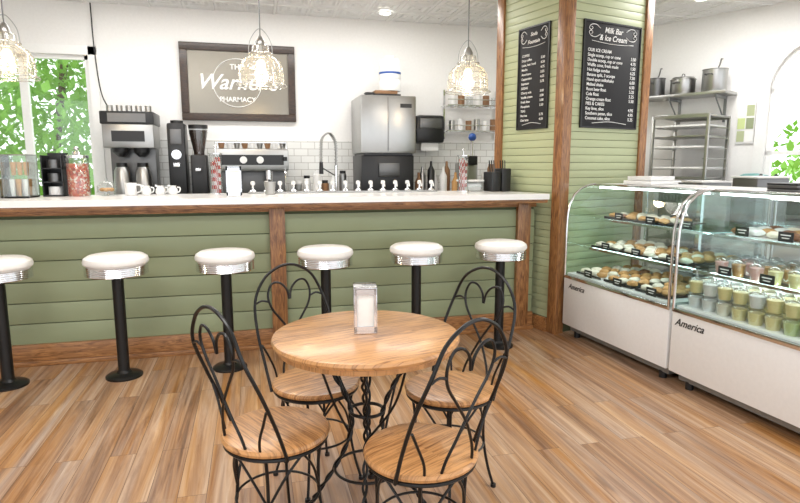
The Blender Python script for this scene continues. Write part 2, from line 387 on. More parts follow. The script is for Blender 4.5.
# ------------------------------------------------------------------ chairs
def chair(x,y,fx,fy):
    b=MB('ice_cream_parlor_chair')
    b.lathe([(0,.437),(.175,.437),(.190,.442),(.193,.452),(.187,.462),(.165,.466),(0,.464)],(0,0,0),'oak',48)
    b.ring((0,0,.430),.180,.008,'iron',40)
    w=.0062
    for a in (45,135,225,315):
        c,s=math.cos(R(a)),math.sin(R(a))
        def P(r,z): return (c*r,s*r,z)
        b.tube([P(.165,.435),P(.150,.34),P(.150,.22),P(.170,.10),P(.195,.012)],w,'iron',smooth=5)
        b.cyl(P(.197,0),.012,0,.014,'blackp',12)
        for d in (-1,1):
            a2=R(a+45*d); b.tube([P(.150,.24),(.5*(c+math.cos(a2))*.165,.5*(s+math.sin(a2))*.165,.345),(math.cos(a2)*.165,math.sin(a2)*.165,.425)],.0048,'iron',smooth=5)
    b.ring((0,0,.21),.150,.005,'iron',36)
    def bk(x,z):
        t=(z-.44); return (x,-.175-.11*t+.10*(abs(x)/.18)**2*max(0,1-t/.35),z)
    hoop=[(-.180,.43),(-.187,.55),(-.190,.68),(-.172,.80),(-.125,.89),(-.06,.935),(0,.948),(.06,.935),(.125,.89),(.172,.80),(.190,.68),(.187,.55),(.180,.43)]
    b.tube([bk(*p) for p in hoop],.0066,'iron',8,smooth=5)
    for s_ in (-1,1):
        b.tube([bk(s_*p[0],p[1]) for p in ((.075,.43),(.062,.50),(.03,.57),(.0,.625),(-.045,.69),(-.095,.76),(-.108,.82),(-.085,.868),(-.045,.868),(-.012,.835),(-.002,.79))],.0052,'iron',smooth=5)
        b.tube([bk(s_*p[0],p[1]) for p in ((.115,.43),(.125,.50),(.155,.57),(.180,.62))],.0048,'iron',smooth=4)
        b.tube([bk(s_*p[0],p[1]) for p in ((.105,.79),(.14,.80),(.170,.79))],.0045,'iron',smooth=3)
    b.done((x,y,0),math.atan2(-fx,fy))
chair(.05,2.02,.86,.50)
chair(.515,1.75,-.47,.88)
chair(.24,2.46,.44,-.90)
chair(.79,2.25,-.88,-.46)

# table
b=MB('round_cafe_table')
b.lathe([(0,.718),(.348,.718),(.361,.724),(.366,.735),(.362,.746),(.350,.751),(0,.751)],(0,0,0),'oak',64)
b.lathe([(.30,.700),(.345,.700),(.345,.719),(.30,.719)],(0,0,0),'oak',64)
for a in (60,150,240,330):
    c,s=math.cos(R(a)),math.sin(R(a)); cs,ss=-s,c
    base=catmull([(c*r,s*r,z) for r,z in ((.27,.715),(.20,.66),(.12,.56),(.065,.43),(.07,.32),(.13,.19),(.20,.08),(.245,.008))],9)
    for ph in (0,math.pi):
        pts=[]
        for i,p in enumerate(base):
            t=i*.75+ph; pts.append(p+Vector((cs*math.cos(t)*.0075,ss*math.cos(t)*.0075,0))+Vector((c,s,0))*math.sin(t)*.006)
        b.tube(pts,.0055,'iron',6)
    b.cyl((c*.245,s*.245,0),.018,0,.016,'blackp',14)
    c2,s2=math.cos(R(a+45)),math.sin(R(a+45))
    b.tube([(c*.07,s*.07,.33),(c2*.16,s2*.16,.5),(c2*.24,s2*.24,.71)],.005,'iron',smooth=6)
b.ring((0,0,.43),.068,.007,'iron'); b.ring((0,0,.19),.132,.006,'iron'); b.ring((0,0,.712),.27,.006,'iron')
tab=b.done((.41,2.16,0),R(15))

def napkin(x,y,z,w,d,h,rz):
    b=MB('napkin_dispenser')
    b.box(-w/2,w/2,-d/2,d/2,0,.008,'chrome',.002)
    for s_ in (-1,1): b.box(s_*w/2-(.004 if s_>0 else 0),s_*w/2+(0 if s_>0 else .004),-d/2,d/2,.005,h,'chrome',.001)
    b.box(-w/2,w/2,-d/2,d/2,h-.012,h,'chrome',.003)
    for s_ in (-1,1):
        y0=s_*d/2
        b.box(-w/2,w/2,min(y0,y0-s_*.004),max(y0,y0-s_*.004),.005,.03,'chrome'); b.box(-w/2,w/2,min(y0,y0-s_*.004),max(y0,y0-s_*.004),h-.03,h,'chrome')
        b.box(-w/2,-w/2+.012,min(y0,y0-s_*.004),max(y0,y0-s_*.004),.005,h,'chrome'); b.box(w/2-.012,w/2,min(y0,y0-s_*.004),max(y0,y0-s_*.004),.005,h,'chrome')
    b.box(-w/2+.008,w/2-.008,-d/2+.006,d/2-.006,.01,h-.014,'vinyl',.002)
    b.done((x,y,z),rz)
napkin(.41,2.18,.7515,.09,.10,.185,R(-8))
napkin(-.135,4.52,CT+.001,.11,.12,.22,R(0))

# ------------------------------------------------------------------ pendants
def pendant(x,y,z0):
    b=MB('pendant_lamp')
    prof=[(.176,z0+.0),(.182,z0+.008),(.176,z0+.018),(.160,z0+.024),(.158,z0+.10),(.148,z0+.150),(.125,z0+.185),(.095,z0+.205),(.080,z0+.215),(.088,z0+.225),(.088,z0+.235),(.068,z0+.245),(.062,z0+.285),(.035,z0+.30)]
    b.lathe(prof,(0,0,0),'pglass',40)
    for zz,rr_ in ((.008,.182),(.024,.160),(.062,.160),(.10,.159),(.150,.149),(.187,.124),(.23,.088)): b.ring((0,0,z0+zz),rr_,.003,'prib',36)
    for i in range(20):
        a=2*math.pi*i/20; b.tube([(p[0]*math.cos(a)*1.006,p[0]*math.sin(a)*1.006,p[1]) for p in prof[3:9]],.0022,'prib',5,cap=False)
    b.lathe([(0,z0+.29),(.036,z0+.29),(.036,z0+.315),(.02,z0+.345),(.008,z0+.36),(0,z0+.36)],(0,0,0),'steel',20)
    b.cyl((0,0,0),.0045,z0+.35,CH-.02,'steeld',8)
    b.lathe([(0,CH-.03),(.055,CH-.025),(.06,CH-.010),(0,CH-.010)],(0,0,0),'chrome',24)
    b.cyl((0,0,0),.018,z0+.20,z0+.29,'steel',14)
    b.blob((0,0,z0+.15),(.032,.032,.045),'bulb',2)
    b.tube([(-.086,0,z0+.23),(-.07,0,z0+.33),(0,0,z0+.41),(.07,0,z0+.33),(.086,0,z0+.23)],.003,'steel',6,smooth=5)
    o=b.done((x,y,0))
    ld=bpy.data.lights.new('pendant_bulb_light','POINT'); ld.energy=5; ld.color=(1,.8,.55); ld.shadow_soft_size=.05
    lo=bpy.data.objects.new('bulb_light',ld); bpy.context.collection.objects.link(lo); lo.location=(0,0,z0+.09); lo.parent=o
for x in (-1.55,.09,1.70): pendant(x,4.5,1.97)

# ------------------------------------------------------------------ framed mirror
b=MB('framed_mirror')
X0,X1,Z0,Z1=-.68,.48,1.86,2.64; fw=.075
for q in ((X0,X1,Z1-fw,Z1),(X0,X1,Z0,Z0+fw),(X0,X0+fw,Z0+fw,Z1-fw),(X1-fw,X1,Z0+fw,Z1-fw)):
    b.box(q[0],q[1],YB-.045,YB-.001,q[2],q[3],'darkwood',.006)
b.box(X0+fw,X1-fw,YB-.02,YB-.005,Z0+fw,Z1-fw,'mirror')
mir=b.done()
mc=(X0+X1)/2-.02
text('lettering_name',"Warner's",(mc,YB-.023,2.25),.215,'chalkw',mir,shear=.35,ext=.001)
text('lettering_top','THE',(mc,YB-.023,2.41),.075,'chalkw',mir,ext=.001)
text('lettering_bottom','PHARMACY',(mc,YB-.023,2.08),.07,'chalkw',mir,ext=.001)
r_=MB('lettering_circle'); r_.tube([(mc+.245*math.cos(a*math.pi/24),YB-.024,2.25+.245*math.sin(a*math.pi/24)) for a in range(48)],.004,'chalkw',5,closed=True); r_.done(parent=mir)

# ------------------------------------------------------------------ menu boards on pier
def menu(lx0,lx1,face,title,sub,lines):
    b=MB('chalkboard_menu'); w=lx1-lx0; h=.84
    b.box(-w/2,w/2,-.012,0,-h/2,h/2,'chalk',.002)
    for q in ((-w/2,w/2,h/2-.012,h/2),(-w/2,w/2,-h/2,-h/2+.012),(-w/2,-w/2+.012,-h/2,h/2),(w/2-.012,w/2,-h/2,h/2)):
        b.box(q[0],q[1],-.018,-.012,q[2],q[3],'blackp')
    s=min(1,w/.56); f_=w/.66
    for sx in (-1,1):
        for oz,fl in ((.035,1),(-.01,-1)):
            b.tube([(sx*p[0]*f_,-.0135,h/2-.09+oz+fl*p[1]) for p in ((.15,.0),(.20,.025),(.25,.02),(.275,-.005),(.255,-.02),(.235,-.005),(.25,.006))],.0028,'chalkw',4,smooth=4)
    b.tube([(-.24*f_,-.0135,h/2-.155),(-.08*f_,-.0135,h/2-.165),(.08*f_,-.0135,h/2-.165),(.24*f_,-.0135,h/2-.155)],.002,'chalkw',4,smooth=4)
    b.tube([(-.2*f_,-.0135,-h/2+.04),(0,-.0135,-h/2+.055),(.2*f_,-.0135,-h/2+.04)],.002,'chalkw',4,smooth=4)
    c=(lx0+lx1)/2
    R_=Matrix.Rotation(PA,4,'Z'); o3=Vector(PO)
    if face=='B': loc=o3+R_@Vector((c,.006,2.12)); rz=PA
    else: loc=o3+R_@Vector((.006,c,2.12)); rz=PA-R(90)
    o=b.done(loc,rz)
    text('menu_title',title,(0,-.014,h/2-.065),.062*s,'chalkw',o,shear=.25)
    text('menu_subtitle',sub,(0,-.014,h/2-.125),.062*s,'chalkw',o,shear=.25)
    sz=.036 if s==1 else .027
    text('menu_prices_left',"\n".join(l[0] for l in lines),(-w/2+.05,-.014,-.075),sz,'chalkw',o,align='LEFT',ls=.038/sz,bold=.008)
    text('menu_prices_right',"\n".join(l[1] for l in lines),(w/2-.05,-.014,-.075),sz,'chalkw',o,align='RIGHT',ls=.038/sz,bold=.008)
    return o
items=[("OUR ICE CREAM"," "),("Single scoop, cup or cone","3.50"),("Double scoop, cup or cone","4.75"),("Waffle cone, fresh made","1.50"),("Hot fudge sundae","6.25"),("Banana split, 3 scoops","7.50"),("Hand spun milkshake","6.00"),("Malted shake","6.50"),("Root beer float","5.25"),("Cola float","5.25"),("Orange cream float","5.50"),("PIES & CAKES"," "),("Key lime, slice","4.95"),("Southern pecan, slice","4.95"),("Coconut cake, slice","5.25")]
menu(.18,.84,'B','Milk Bar','& Ice Cream',items)
items2=[("COFFEE"," "),("Drip coffee","2.50"),("Latte, hot / iced","4.50"),("Mocha","4.75"),("Americano","3.25"),("Cappuccino","4.25"),("Espresso","2.75"),("SODAS"," "),("Cherry cola","3.00"),("Vanilla cream","3.00"),("Fresh lime","3.00"),("Phosphate","3.50"),("TEAS"," "),("Hot tea","2.75"),("Chai latte","4.50")]
menu(.174,.554,'A','Soda','Fountain',items2)

# ------------------------------------------------------------------ display cases
CA=math.atan(.072)
prof=[(0,.50),(0,.70),(0,.90),(.004,1.0),(.022,1.09),(.06,1.165),(.12,1.215),(.19,1.24),(.25,1.248)]
def case(ox,oy,y0,y1,name='bakery_display_case'):
    b=MB(name); D=.80
    b.box(0,D,y0,y1,.10,.50,'casew',.006); b.box(.06,D-.05,y0+.03,y1-.03,.045,.10,'grey')
    for yy in (y0+.1,y1-.1):
        for xx in (.08,D-.1): b.cyl((xx,yy,0),.025,0,.05,'blackp',12)
    b.box(-.006,.012,y0,y1,.49,.515,'chrome',.002)
    for (a,c) in zip(prof,prof[1:]):
        b.quad([(a[0],y0+.01,a[1]),(a[0],y1-.01,a[1]),(c[0],y1-.01,c[1]),(c[0],y0+.01,c[1])],'caseglass')
    b.box(.25,D,y0,y1,1.235,1.25,'white',.003)
    b.box(.24,.26,y0,y1,1.232,1.252,'chrome',.002)
    for yy in (y0+.008,y1-.008):
        poly=[(p[0]+.008,yy,p[1]-.003) for p in prof]+[(D-.02,yy,1.24),(D-.02,yy,.50)]
        b.quad(poly,'caseglass')
        b.tube([(p[0],yy,p[1]) for p in prof],.009,'chrome',8)
        b.tube([(.25,yy,1.24),(D-.02,yy,1.24),(D-.02,yy,.5)],.009,'chrome',8)
    b.box(D-.03,D-.015,y0+.01,y1-.01,.50,1.23,'clearp'); b.box(D-.035,D-.01,(y0+y1)/2-.02,(y0+y1)/2+.02,.5,1.23,'chrome')
    b.box(.02,D-.03,y0+.015,y1-.015,.515,.53,'white')
    b.box(.27,.30,y0+.04,y1-.04,1.215,1.234,'led')
    for zz,dp in ((.74,.16),(.97,.26)):
        b.box(dp,D-.05,y0+.03,y1-.03,zz-.006,zz,'caseglass'); b.box(dp-.006,dp,y0+.03,y1-.03,zz-.014,zz+.004,'chrome')
        b.box(.05+dp,.08+dp,y0+.05,y1-.05,zz-.012,zz-.007,'led')
        for yy in (y0+.06,y1-.06,(y0+y1)/2): b.box(dp+.02,D-.04,yy-.006,yy+.006,zz-.012,zz-.006,'chrome')
    return b.done((ox,oy,0),CA)
def tagcard(b,x,y,z):
    b.box(x-.002,x+.002,y-.045,y+.045,z,z+.055,'chalk',.0)
    b.box(x-.0035,x-.002,y-.03,y+.03,z+.034,z+.040,'chalkw'); b.box(x-.0035,x-.002,y-.022,y+.022,z+.018,z+.023,'chalkw')
c1=case(2.536,3.045,0,1.15)
text('maker_lettering','America',(-.002,.98,.43),.06,'blackp',c1,rot=(R(90),0,R(-90)),shear=.4)
c2=case(2.538,3.02,-1.25,0)
text('maker_lettering','America',(-.002,-.14,.43),.065,'blackp',c2,rot=(R(90),0,R(-90)),shear=.4)
b=MB('pastry_trays')
for zz,x0,x1 in ((.533,.06,.70),(.742,.19,.70),(.972,.30,.70)):
    for yc in (.24,.58,.92):
        if zz>.9 and yc<.3: continue
        b.box(x0,x1,yc-.15,yc+.15,zz,zz+.008,'blackp' if random.random()<.4 else 'white',.003)
        b.box(x0,x0+.005,yc-.15,yc+.15,zz,zz+.018,'blackp')
        nx=int((x1-x0)/.10)
        for i in range(nx):
            for j in range(3):
                q=random.random(); kk='pastry' if q<.55 else ('pastry2' if q<.65 else 'cream')
                b.blob((x0+.055+i*.10,yc-.1+j*.1,zz+.027),(.042+random.uniform(-.004,.004),.042,.022),kk,2,.003)
    for yc in (.24,.58,.92): tagcard(b,x0-.012 if zz>.6 else .03,yc-.04,zz+.002)
b.done((2.536,3.045,0),CA)
b=MB('dessert_cups_and_pastries')
def cup(x,y,z,k,h=.065,r=.042):
    b.lathe([(0,z),(r*.78,z),(r,z+h),(0,z+h)],(x,y,0),k,16)
    b.lathe([(r*.8,z+.001),(r*1.05,z+h+.006),(r*.9,z+h+.018),(r*.4,z+h+.028),(0,z+h+.028)],(x,y,0),'clearp',16)
cols=['white','white','cream','yellow','yellow','yellow','pgreen','pgreen','pgreen','cream','white']
for j in range(11):
    yy=-.09-j*.105; k=cols[j]
    for i in range(6):
        cup(.085+i*.1,yy,.531,k)
        cup(.085+i*.1,yy,.626,k if j%2 else random.choice(['white','cream','yellow']))
for zz,x0 in ((.742,.19),(.977,.30)):
    for j in range(9):
        yy=-.12-j*.12
        for i in range(4):
            if zz>.9: b.blob((x0+.06+i*.1,yy,zz+.022),(.045,.05,.022),random.choice(['pastry','pastry2','cream','white']),2,.003)
            else:
                cup(x0+.05+i*.1,yy,zz,random.choice(['cream','pink','white','pastry','yellow','white']),.07,.038)
    for j in range(4): tagcard(b,x0-.012,-.2-j*.28,zz)
b.box(.31,.68,-1.2,-.06,.972,.976,'white')
b.lathe([(0,.978),(.09,.978),(.09,1.00),(.088,1.002),(.088,1.03),(.09,1.032),(.09,1.07),(.07,1.08),(0,1.08)],(.60,-1.10,0),'cream',24)
b.done((2.538,3.02,0),CA)
b=MB('bakery_box_stack')
for i,(w,d) in enumerate(((.30,.26),(.26,.22))): b.box(-w/2,w/2,-d/2,d/2,i*.032,i*.032+.03,'white',.004)
b.done((2.98,3.88,1.2525),R(12))
b=MB('napkin_stack')
for i in range(4): b.box(-.10,.10,-.09,.09,i*.012,i*.012+.011,'blackp' if i%2 else 'steeld',.003,rot=random.uniform(-.1,.1))
b.done((2.95,2.62,1.2525),R(10))

# ------------------------------------------------------------------ machines on back counter
bc=.921
b=MB('coffee_brewer')
x0,x1=-1.35,-.90; y0,y1=6.0,6.42
b.box(x0,x1,y0,y1,bc,bc+.06,'steel',.005); b.box(x0+.02,x1-.02,y0+.22,y1,bc+.06,1.72,'steeld',.005)
b.box(x0,x1,y0+.02,y1,1.56,1.80,'steel',.01); b.box(x0-.01,x1+.01,y0,y1,1.78,1.90,'blackp',.012)
b.box(x0+.06,x1-.06,y0-.003,y0+.002,1.80,1.88,'steeld'); b.box(x0+.08,x1-.08,y0+.015,y0+.02,1.62,1.72,'blackp')
for i in range(5): b.cyl((x0+.06+i*.085,y0+.12,0),.03,1.895,1.96,'steel',14)
for xx in (x0+.13,x1-.13):
    b.lathe([(.075,1.56),(.07,1.52),(.03,1.48),(0,1.48)],(xx,y0+.12,0),'blackp',20)
    b.lathe([(0,bc+.06),(.08,bc+.06),(.085,bc+.2),(.07,bc+.42),(.05,bc+.46),(0,bc+.46)],(xx,y0+.12,0),'steel',24)
    b.cyl((xx,y0+.12,0),.05,bc+.46,bc+.5,'blackp',20)
b.done()
b=MB('coffee_grinder')
b.box(-.78,-.62,6.0,6.3,bc,1.80,'blackp',.02); b.box(-.75,-.65,5.99,6.0,1.60,1.74,'steeld',.003); b.lathe([(0,0),(.045,0),(.045,.012),(0,.012)],(-.70,5.99,1.50),'chrome',20,axis='Y')
b.box(-.73,-.67,5.94,6.0,1.38,1.42,'chrome',.004); b.box(-.775,-.625,5.92,6.0,bc,bc+.03,'blackp',.004)
b.cyl((-.70,6.14,0),.06,1.80,1.83,'blackp'); b.done()
b=MB('espresso_grinder')
b.box(-.58,-.43,6.02,6.28,bc,1.50,'blackp',.02); b.lathe([(0,1.50),(.05,1.50),(.05,1.53),(.085,1.72),(.085,1.74),(0,1.74)],(-.505,6.14,0),'coffee',24)
b.lathe([(.052,1.51),(.052,1.53),(.09,1.72),(.09,1.78),(.0,1.79)],(-.505,6.14,0),'clearp',24); b.cyl((-.505,6.14,0),.092,1.755,1.79,'blackp')
b.box(-.53,-.48,5.93,6.02,1.34,1.37,'chrome',.003); b.done()
b=MB('espresso_machine')
x0,x1=-.36,.36
b.box(x0,x1,5.92,6.40,bc+.03,bc+.13,'steel',.01); b.box(x0+.03,x1-.03,6.16,6.40,bc+.13,1.36,'steeld',.01)
b.box(x0,x1,5.98,6.40,1.34,1.56,'steel',.02); b.box(x0+.05,x1-.05,5.975,5.98,1.40,1.50,'blackp')
for i in range(4): b.cyl((x0+.08+i*.187,6.1,0),.02,bc,bc+.03,'blackp',10)
for xx in (-.16,.16):
    b.cyl((xx,6.02,0),.038,1.24,1.35,'chrome',20); b.tube([(xx,6.02,1.25),(xx,5.85,1.24)],.014,'blackp',8)
    b.lathe([(0,0),(.035,0),(.035,.01),(0,.01)],(xx*.5,5.975,1.45),'white',20,axis='Y')
for xx in (x0+.04,x1-.04): b.tube([(xx,6.0,1.38),(xx,5.93,1.30),(xx,5.92,1.10)],.007,'chrome',7,smooth=5); b.cyl((xx,5.965,0),.022,1.44,1.48,'blackp',12)
for yy in (6.0,6.38): b.tube([(x0+.02,yy,1.56),(x0+.02,yy,1.62),(x1-.02,yy,1.62),(x1-.02,yy,1.56)],.006,'chrome',6)
for i in range(9):
    b.lathe([(0,1.565),(.022,1.565),(.034,1.62),(.031,1.62),(.0,1.58)],(x0+.07+i*.075,6.12+.12*(i%2),0),['brown','white','steel'][i%3],16)
b.done()
b=MB('ice_machine')
x0,x1=1.09,1.65
b.box(x0,x1,5.92,6.44,bc,1.50,'blackp',.01); b.box(x0-.01,x1+.01,5.88,6.45,1.52,2.10,'steel',.012); b.box(x0+.02,x1-.02,5.9,6.44,1.50,1.52,'blackp')
b.box(x0+.27,x0+.275,5.876,5.88,1.54,2.08,'steeld')
b.box(x0+.28,x1,5.872,5.88,1.54,2.08,'steel',.002); b.box(x0+.40,x0+.52,5.868,5.872,1.98,2.02,'blackp')
b.box(x0+.05,x1-.05,5.86,5.92,bc+.02,bc+.06,'blackp'); b.box(x0+.18,x0+.40,5.89,5.92,1.28,1.42,'steeld',.01)
b.done()
b=MB('water_jug')
b.lathe([(0,0),(.11,0),(.115,.015),(.115,.10),(.108,.115),(.115,.13),(.115,.24),(.108,.255),(.11,.30),(.095,.325),(.05,.335),(.05,.355),(0,.355)],(0,0,0),'white',32)
b.lathe([(.1155,.17),(.1165,.172),(.1165,.19),(.1155,.192)],(0,0,0),'blue',32)
b.done((1.44,6.12,2.168))
b=MB('machine_lid_tray'); b.box(-.15,.15,-.12,.12,0,.03,'blackp',.006); b.box(-.12,.12,-.1,.1,.03,.065,'brown',.006); b.tube([(-.12,-.05,.04),(-.2,-.05,.04),(-.2,.05,.04),(-.12,.05,.04)],.008,'blackp',smooth=4); b.done((1.38,6.12,2.101))
b=MB('paper_towel_dispenser'); b.box(1.77,2.11,6.26,6.48,1.64,1.95,'blackp',.05); b.box(1.81,2.07,6.255,6.27,1.80,1.92,'steeld',.02); b.box(1.84,2.04,6.30,6.303,1.56,1.65,'white'); b.done()
b=MB('wire_rack')
for zz in (2.06,1.78):
    for i in range(9): b.tube([(2.14+i*.085,6.22,zz),(2.14+i*.085,6.48,zz)],.004,'chrome',5)
    for yy in (6.22,6.35,6.47): b.tube([(2.12,yy,zz),(2.84,yy,zz)],.006,'chrome',6)
    b.tube([(2.12,6.22,zz+.06),(2.84,6.22,zz+.06)],.005,'chrome',6)
for xx in (2.16,2.80): b.box(xx-.01,xx+.01,6.465,6.485,1.70,2.25,'chrome')
for i in range(6):
    b.cyl((2.22+i*.1,6.34,0),.038,2.066,2.20-.02*(i%3),['white','brown','clearp'][i%3],14)
    b.cyl((2.22+i*.1,6.36,0),.035,1.786,1.90+.02*(i%2),['steel','white','brown'][i%3],14)
b.done()
b=MB('condiment_bottle_group')
for i in range(7):
    k=['brown','steel','blackp','white','white','brown','pastry'][i%7]; h=.30+.06*((i*7)%3)
    b.lathe([(0,bc),(.04,bc),(.04,bc+h),(.015,bc+h+.05),(.013,bc+h+.1),(0,bc+h+.1)],(1.74+i*.07,6.05+.1*(i%2),0),k,16)
for i in range(7):
    k=['white','brown','steel','brown','blackp','white','brown'][i]; h=.34+.05*((i*5)%3)
    b.lathe([(0,bc),(.04,bc),(.042,bc+h),(.03,bc+h+.03),(.03,bc+h+.05),(0,bc+h+.05)],(2.52+i*.12,6.1+.1*(i%2),0),k,16)
b.done()
b=MB('spice_jar_group')
for i in range(6):
    k=['steel','white','white','brown','white','steel'][i]; h=.28+.05*(i%3)
    b.lathe([(0,bc),(.038,bc),(.04,bc+h),(.03,bc+h+.01),(0,bc+h+.01)],(.46+i*.095,6.1+.09*(i%2),0),k,16)
    b.cyl((.46+i*.095,6.1+.09*(i%2),0),.032,bc+h+.01,bc+h+.04,'blackp' if i%2 else 'white',14)
b.done()
b=MB('mounted_soda_tap')
b.box(2.24,2.42,6.05,6.3,bc,1.42,'steel',.01); b.cyl((2.33,6.0,0),.015,1.42,1.66,'chrome',10); b.blob((2.33,6.0,1.70),(.045,.045,.045),'blue',2); b.box(2.27,2.39,5.98,6.06,1.40,1.50,'blackp',.01)
b.done()
b=MB('spring_faucet')
b.cyl((.74,5.3,0),.03,.902,.93,'chrome'); b.cyl((.74,5.3,0),.014,.93,1.40,'chrome',14)
arc=[(.74,5.3,1.38),(.74,5.3,1.58),(.70,5.28,1.67),(.66,5.26,1.68),(.61,5.24,1.63),(.60,5.24,1.52),(.60,5.24,1.42)]
cm=catmull(arc,14); b.tube(cm,.009,'steel',7)
hel=[]
for i in range(len(cm)*3-2):
    j=i/3; a=int(j); p=cm[a].lerp(cm[min(a+1,len(cm)-1)],j-a); t=i*1.1
    hel.append(p+Vector((math.cos(t)*.015,math.sin(t)*.015,math.cos(t)*.004)))
b.tube(hel,.003,'steel',4)
b.cyl((.60,5.24,0),.020,1.32,1.43,'blackp',12,r2=.016); b.tube([(.74,5.3,1.30),(.60,5.24,1.38)],.006,'steeld')
b.tube([(.74,5.3,1.0),(.80,5.24,1.04)],.008,'chrome'); b.done()

# bar-top items
b=MB('syrup_pump_row')
for i in range(15):
    x=.0+i*.108; y=4.86
    b.lathe([(0,CT),(.028,CT),(.030,CT+.02),(.020,CT+.030),(.010,CT+.035),(.009,CT+.070),(0,CT+.070)],(x,y,0),'chrome',14)
    b.lathe([(0,CT+.068),(.016,CT+.068),(.020,CT+.085),(.014,CT+.10),(0,CT+.102)],(x,y,0),'white',14)
    b.tube([(x,y,CT+.078),(x,y-.05,CT+.076),(x,y-.065,CT+.05)],.007,'white',6,smooth=3)
b.box(-.04,1.56,4.82,4.94,CT+.0005,CT+.012,'steel',.003)
b.done()
def strawjar(x,y,h):
    b=MB('straw_jar'); c0=CT+.001
    b.lathe([(0,c0),(.05,c0),(.052,c0+.01),(.045,c0+.03),(.045,c0+h*.8),(.05,c0+h*.82)],(0,0,0),'clearp',20)
    b.cyl((0,0,0),.052,c0,c0+.015,'chrome',20)
    for i in range(26):
        a=random.uniform(0,6.28); r=random.uniform(0,.034); q=1.12
        p0=Vector((r*math.cos(a),r*math.sin(a),c0+.016)); p1=Vector((r*q*math.cos(a),r*q*math.sin(a),c0+h*.72+random.uniform(0,.02)))
        n=9
        for k in range(n): b.tube([p0.lerp(p1,k/n),p0.lerp(p1,(k+1)/n)],.0032,'red' if (k+i)%2==0 else 'white',5,cap=False)
    b.lathe([(0,c0+h*.84),(.052,c0+h*.84),(.052,c0+h*.82),(.05,c0+h*.82)],(0,0,0),'chrome',20)
    b.cyl((0,0,0),.0035,c0+.016,c0+h*.95,'chrome',6); b.blob((0,0,c0+h*.97),(.012,.012,.012),'chrome')
    b.done((x,y,0))
strawjar(-.27,4.70,.38); strawjar(1.74,4.68,.37)
b=MB('sprinkle_jar'); c0=CT+.001
b.lathe([(0,c0),(.068,c0),(.073,c0+.02),(.073,c0+.24),(0,c0+.24)],(0,0,0),'candy',24); b.lathe([(.076,c0),(.079,c0+.02),(.079,c0+.28),(.065,c0+.30)],(0,0,0),'clearp',24)
b.lathe([(0,c0+.33),(.02,c0+.33),(.03,c0+.31),(.080,c0+.30),(.080,c0+.28),(0,c0+.28)],(0,0,0),'chrome',24); b.blob((0,0,c0+.35),(.018,.018,.018),'chrome')
b.done((-1.26,4.80,0))
b=MB('acrylic_cone_holder')
for i in range(2):
    x0=-.17+i*.18
    for q in ((x0,x0+.004,-.1,.1),(x0+.156,x0+.16,-.1,.1),(x0,x0+.16,-.1,-.096),(x0,x0+.16,.096,.1)): b.box(*q,0,.30,'glass')
    b.box(x0,x0+.16,-.1,.1,0,.01,'blackp'); b.box(x0,x0+.16,-.1,.1,.15,.156,'glass')
    for f in range(6): b.cyl((x0+.04+.04*(f%3),-.04+.08*(f//3),0),.012,.012,.13,'pastry' if f%2 else 'white',10,r2=.019)
    for f in range(3): b.cyl((x0+.04+.04*f,0,0),.014,.157,.25,'pastry',10,r2=.02)
    b.tube([(x0,-.1,.30),(x0+.16,-.1,.30),(x0+.16,.1,.30),(x0,.1,.30)],.003,'steel',5,closed=True)
    for sx in (0,.16):
        for sy in (-.1,.1): b.tube([(x0+sx,sy,0),(x0+sx,sy,.30)],.003,'steel',5)
b.done((-1.69,4.68,CT+.001))
b=MB('lid_organizer')
b.box(-.07,.07,-.09,.09,0,.01,'blackp'); b.box(-.07,-.062,-.09,.09,0,.30,'blackp'); b.box(.062,.07,-.09,.09,0,.30,'blackp'); b.box(-.07,.07,.08,.09,0,.32,'blackp')
for zz in (.10,.2): b.box(-.07,.07,-.09,.09,zz,zz+.008,'blackp')
for zz in (.01,.108,.208): b.cyl((0,-.02,0),.05,zz,zz+.06,'steeld' if zz>.1 else 'white',18)
b.done((-1.43,4.875,CT+.001))
b=MB('glass_cake_dome')
b.lathe([(0,0),(.05,0),(.02,.01),(.02,.02),(.075,.025),(.075,.03),(0,.03)],(0,0,0),'glass',24); b.lathe([(.068,.03),(.068,.07),(.045,.10),(.01,.112),(.012,.13),(0,.135)],(0,0,0),'glass',24)
for i in range(4): b.blob((.03*math.cos(i*1.6),.03*math.sin(i*1.6),.045),(.022,.022,.015),'pastry',2)
b.done((-1.07,4.80,CT+.001))
b=MB('coffee_mug')
b.lathe([(0,0),(.036,0),(.042,.01),(.043,.095),(.039,.095),(.037,.012),(0,.012)],(0,0,0),'white',24)
b.tube([(.042,0,.08),(.07,0,.075),(.072,0,.035),(.042,0,.02)],.006,'white',6,smooth=4)
b.done((-.90,4.78,CT+.001))
def creamer(x):
    b=MB('creamer_pitcher')
    b.lathe([(0,0),(.026,0),(.036,.02),(.034,.045),(.022,.06),(.026,.072),(.022,.072),(.018,.06),(0,.05)],(0,0,0),'white',20)
    b.tube([(.03,0,.06),(.052,0,.055),(.05,0,.03),(.035,0,.02)],.005,'white',6,smooth=4); b.tube([(-.02,0,.066),(-.036,0,.074)],.008,'white',6)
    b.done((x,4.78,CT+.001))
creamer(-.79); creamer(-.69); creamer(-.60)
b=MB('metal_shaker_cup'); b.lathe([(0,0),(.035,0),(.045,.10),(.041,.10),(.032,.01),(0,.01)],(0,0,0),'steel',24); b.done((.13,4.66,CT+.001))
b=MB('plastic_container'); b.box(-.10,.10,-.07,.07,0,.085,'clearp',.01); b.box(-.105,.105,-.075,.075,.085,.10,'white',.004); b.box(-.08,.08,-.05,.05,.005,.06,'vinyl'); b.done((1.87,4.85,CT+.001))
b=MB('lid_dispenser_rack')
for i in range(2):
    b.box(-.10+i*.1,-.01+i*.1,-.08,.08,0,.17+.03*i,'blackp',.01)
    for k in range(3): b.tube([(-.055+i*.1,-.05+k*.04,.15),(-.07+i*.11,-.05+k*.04,.27)],.006,'blackp' if k else 'steeld',6)
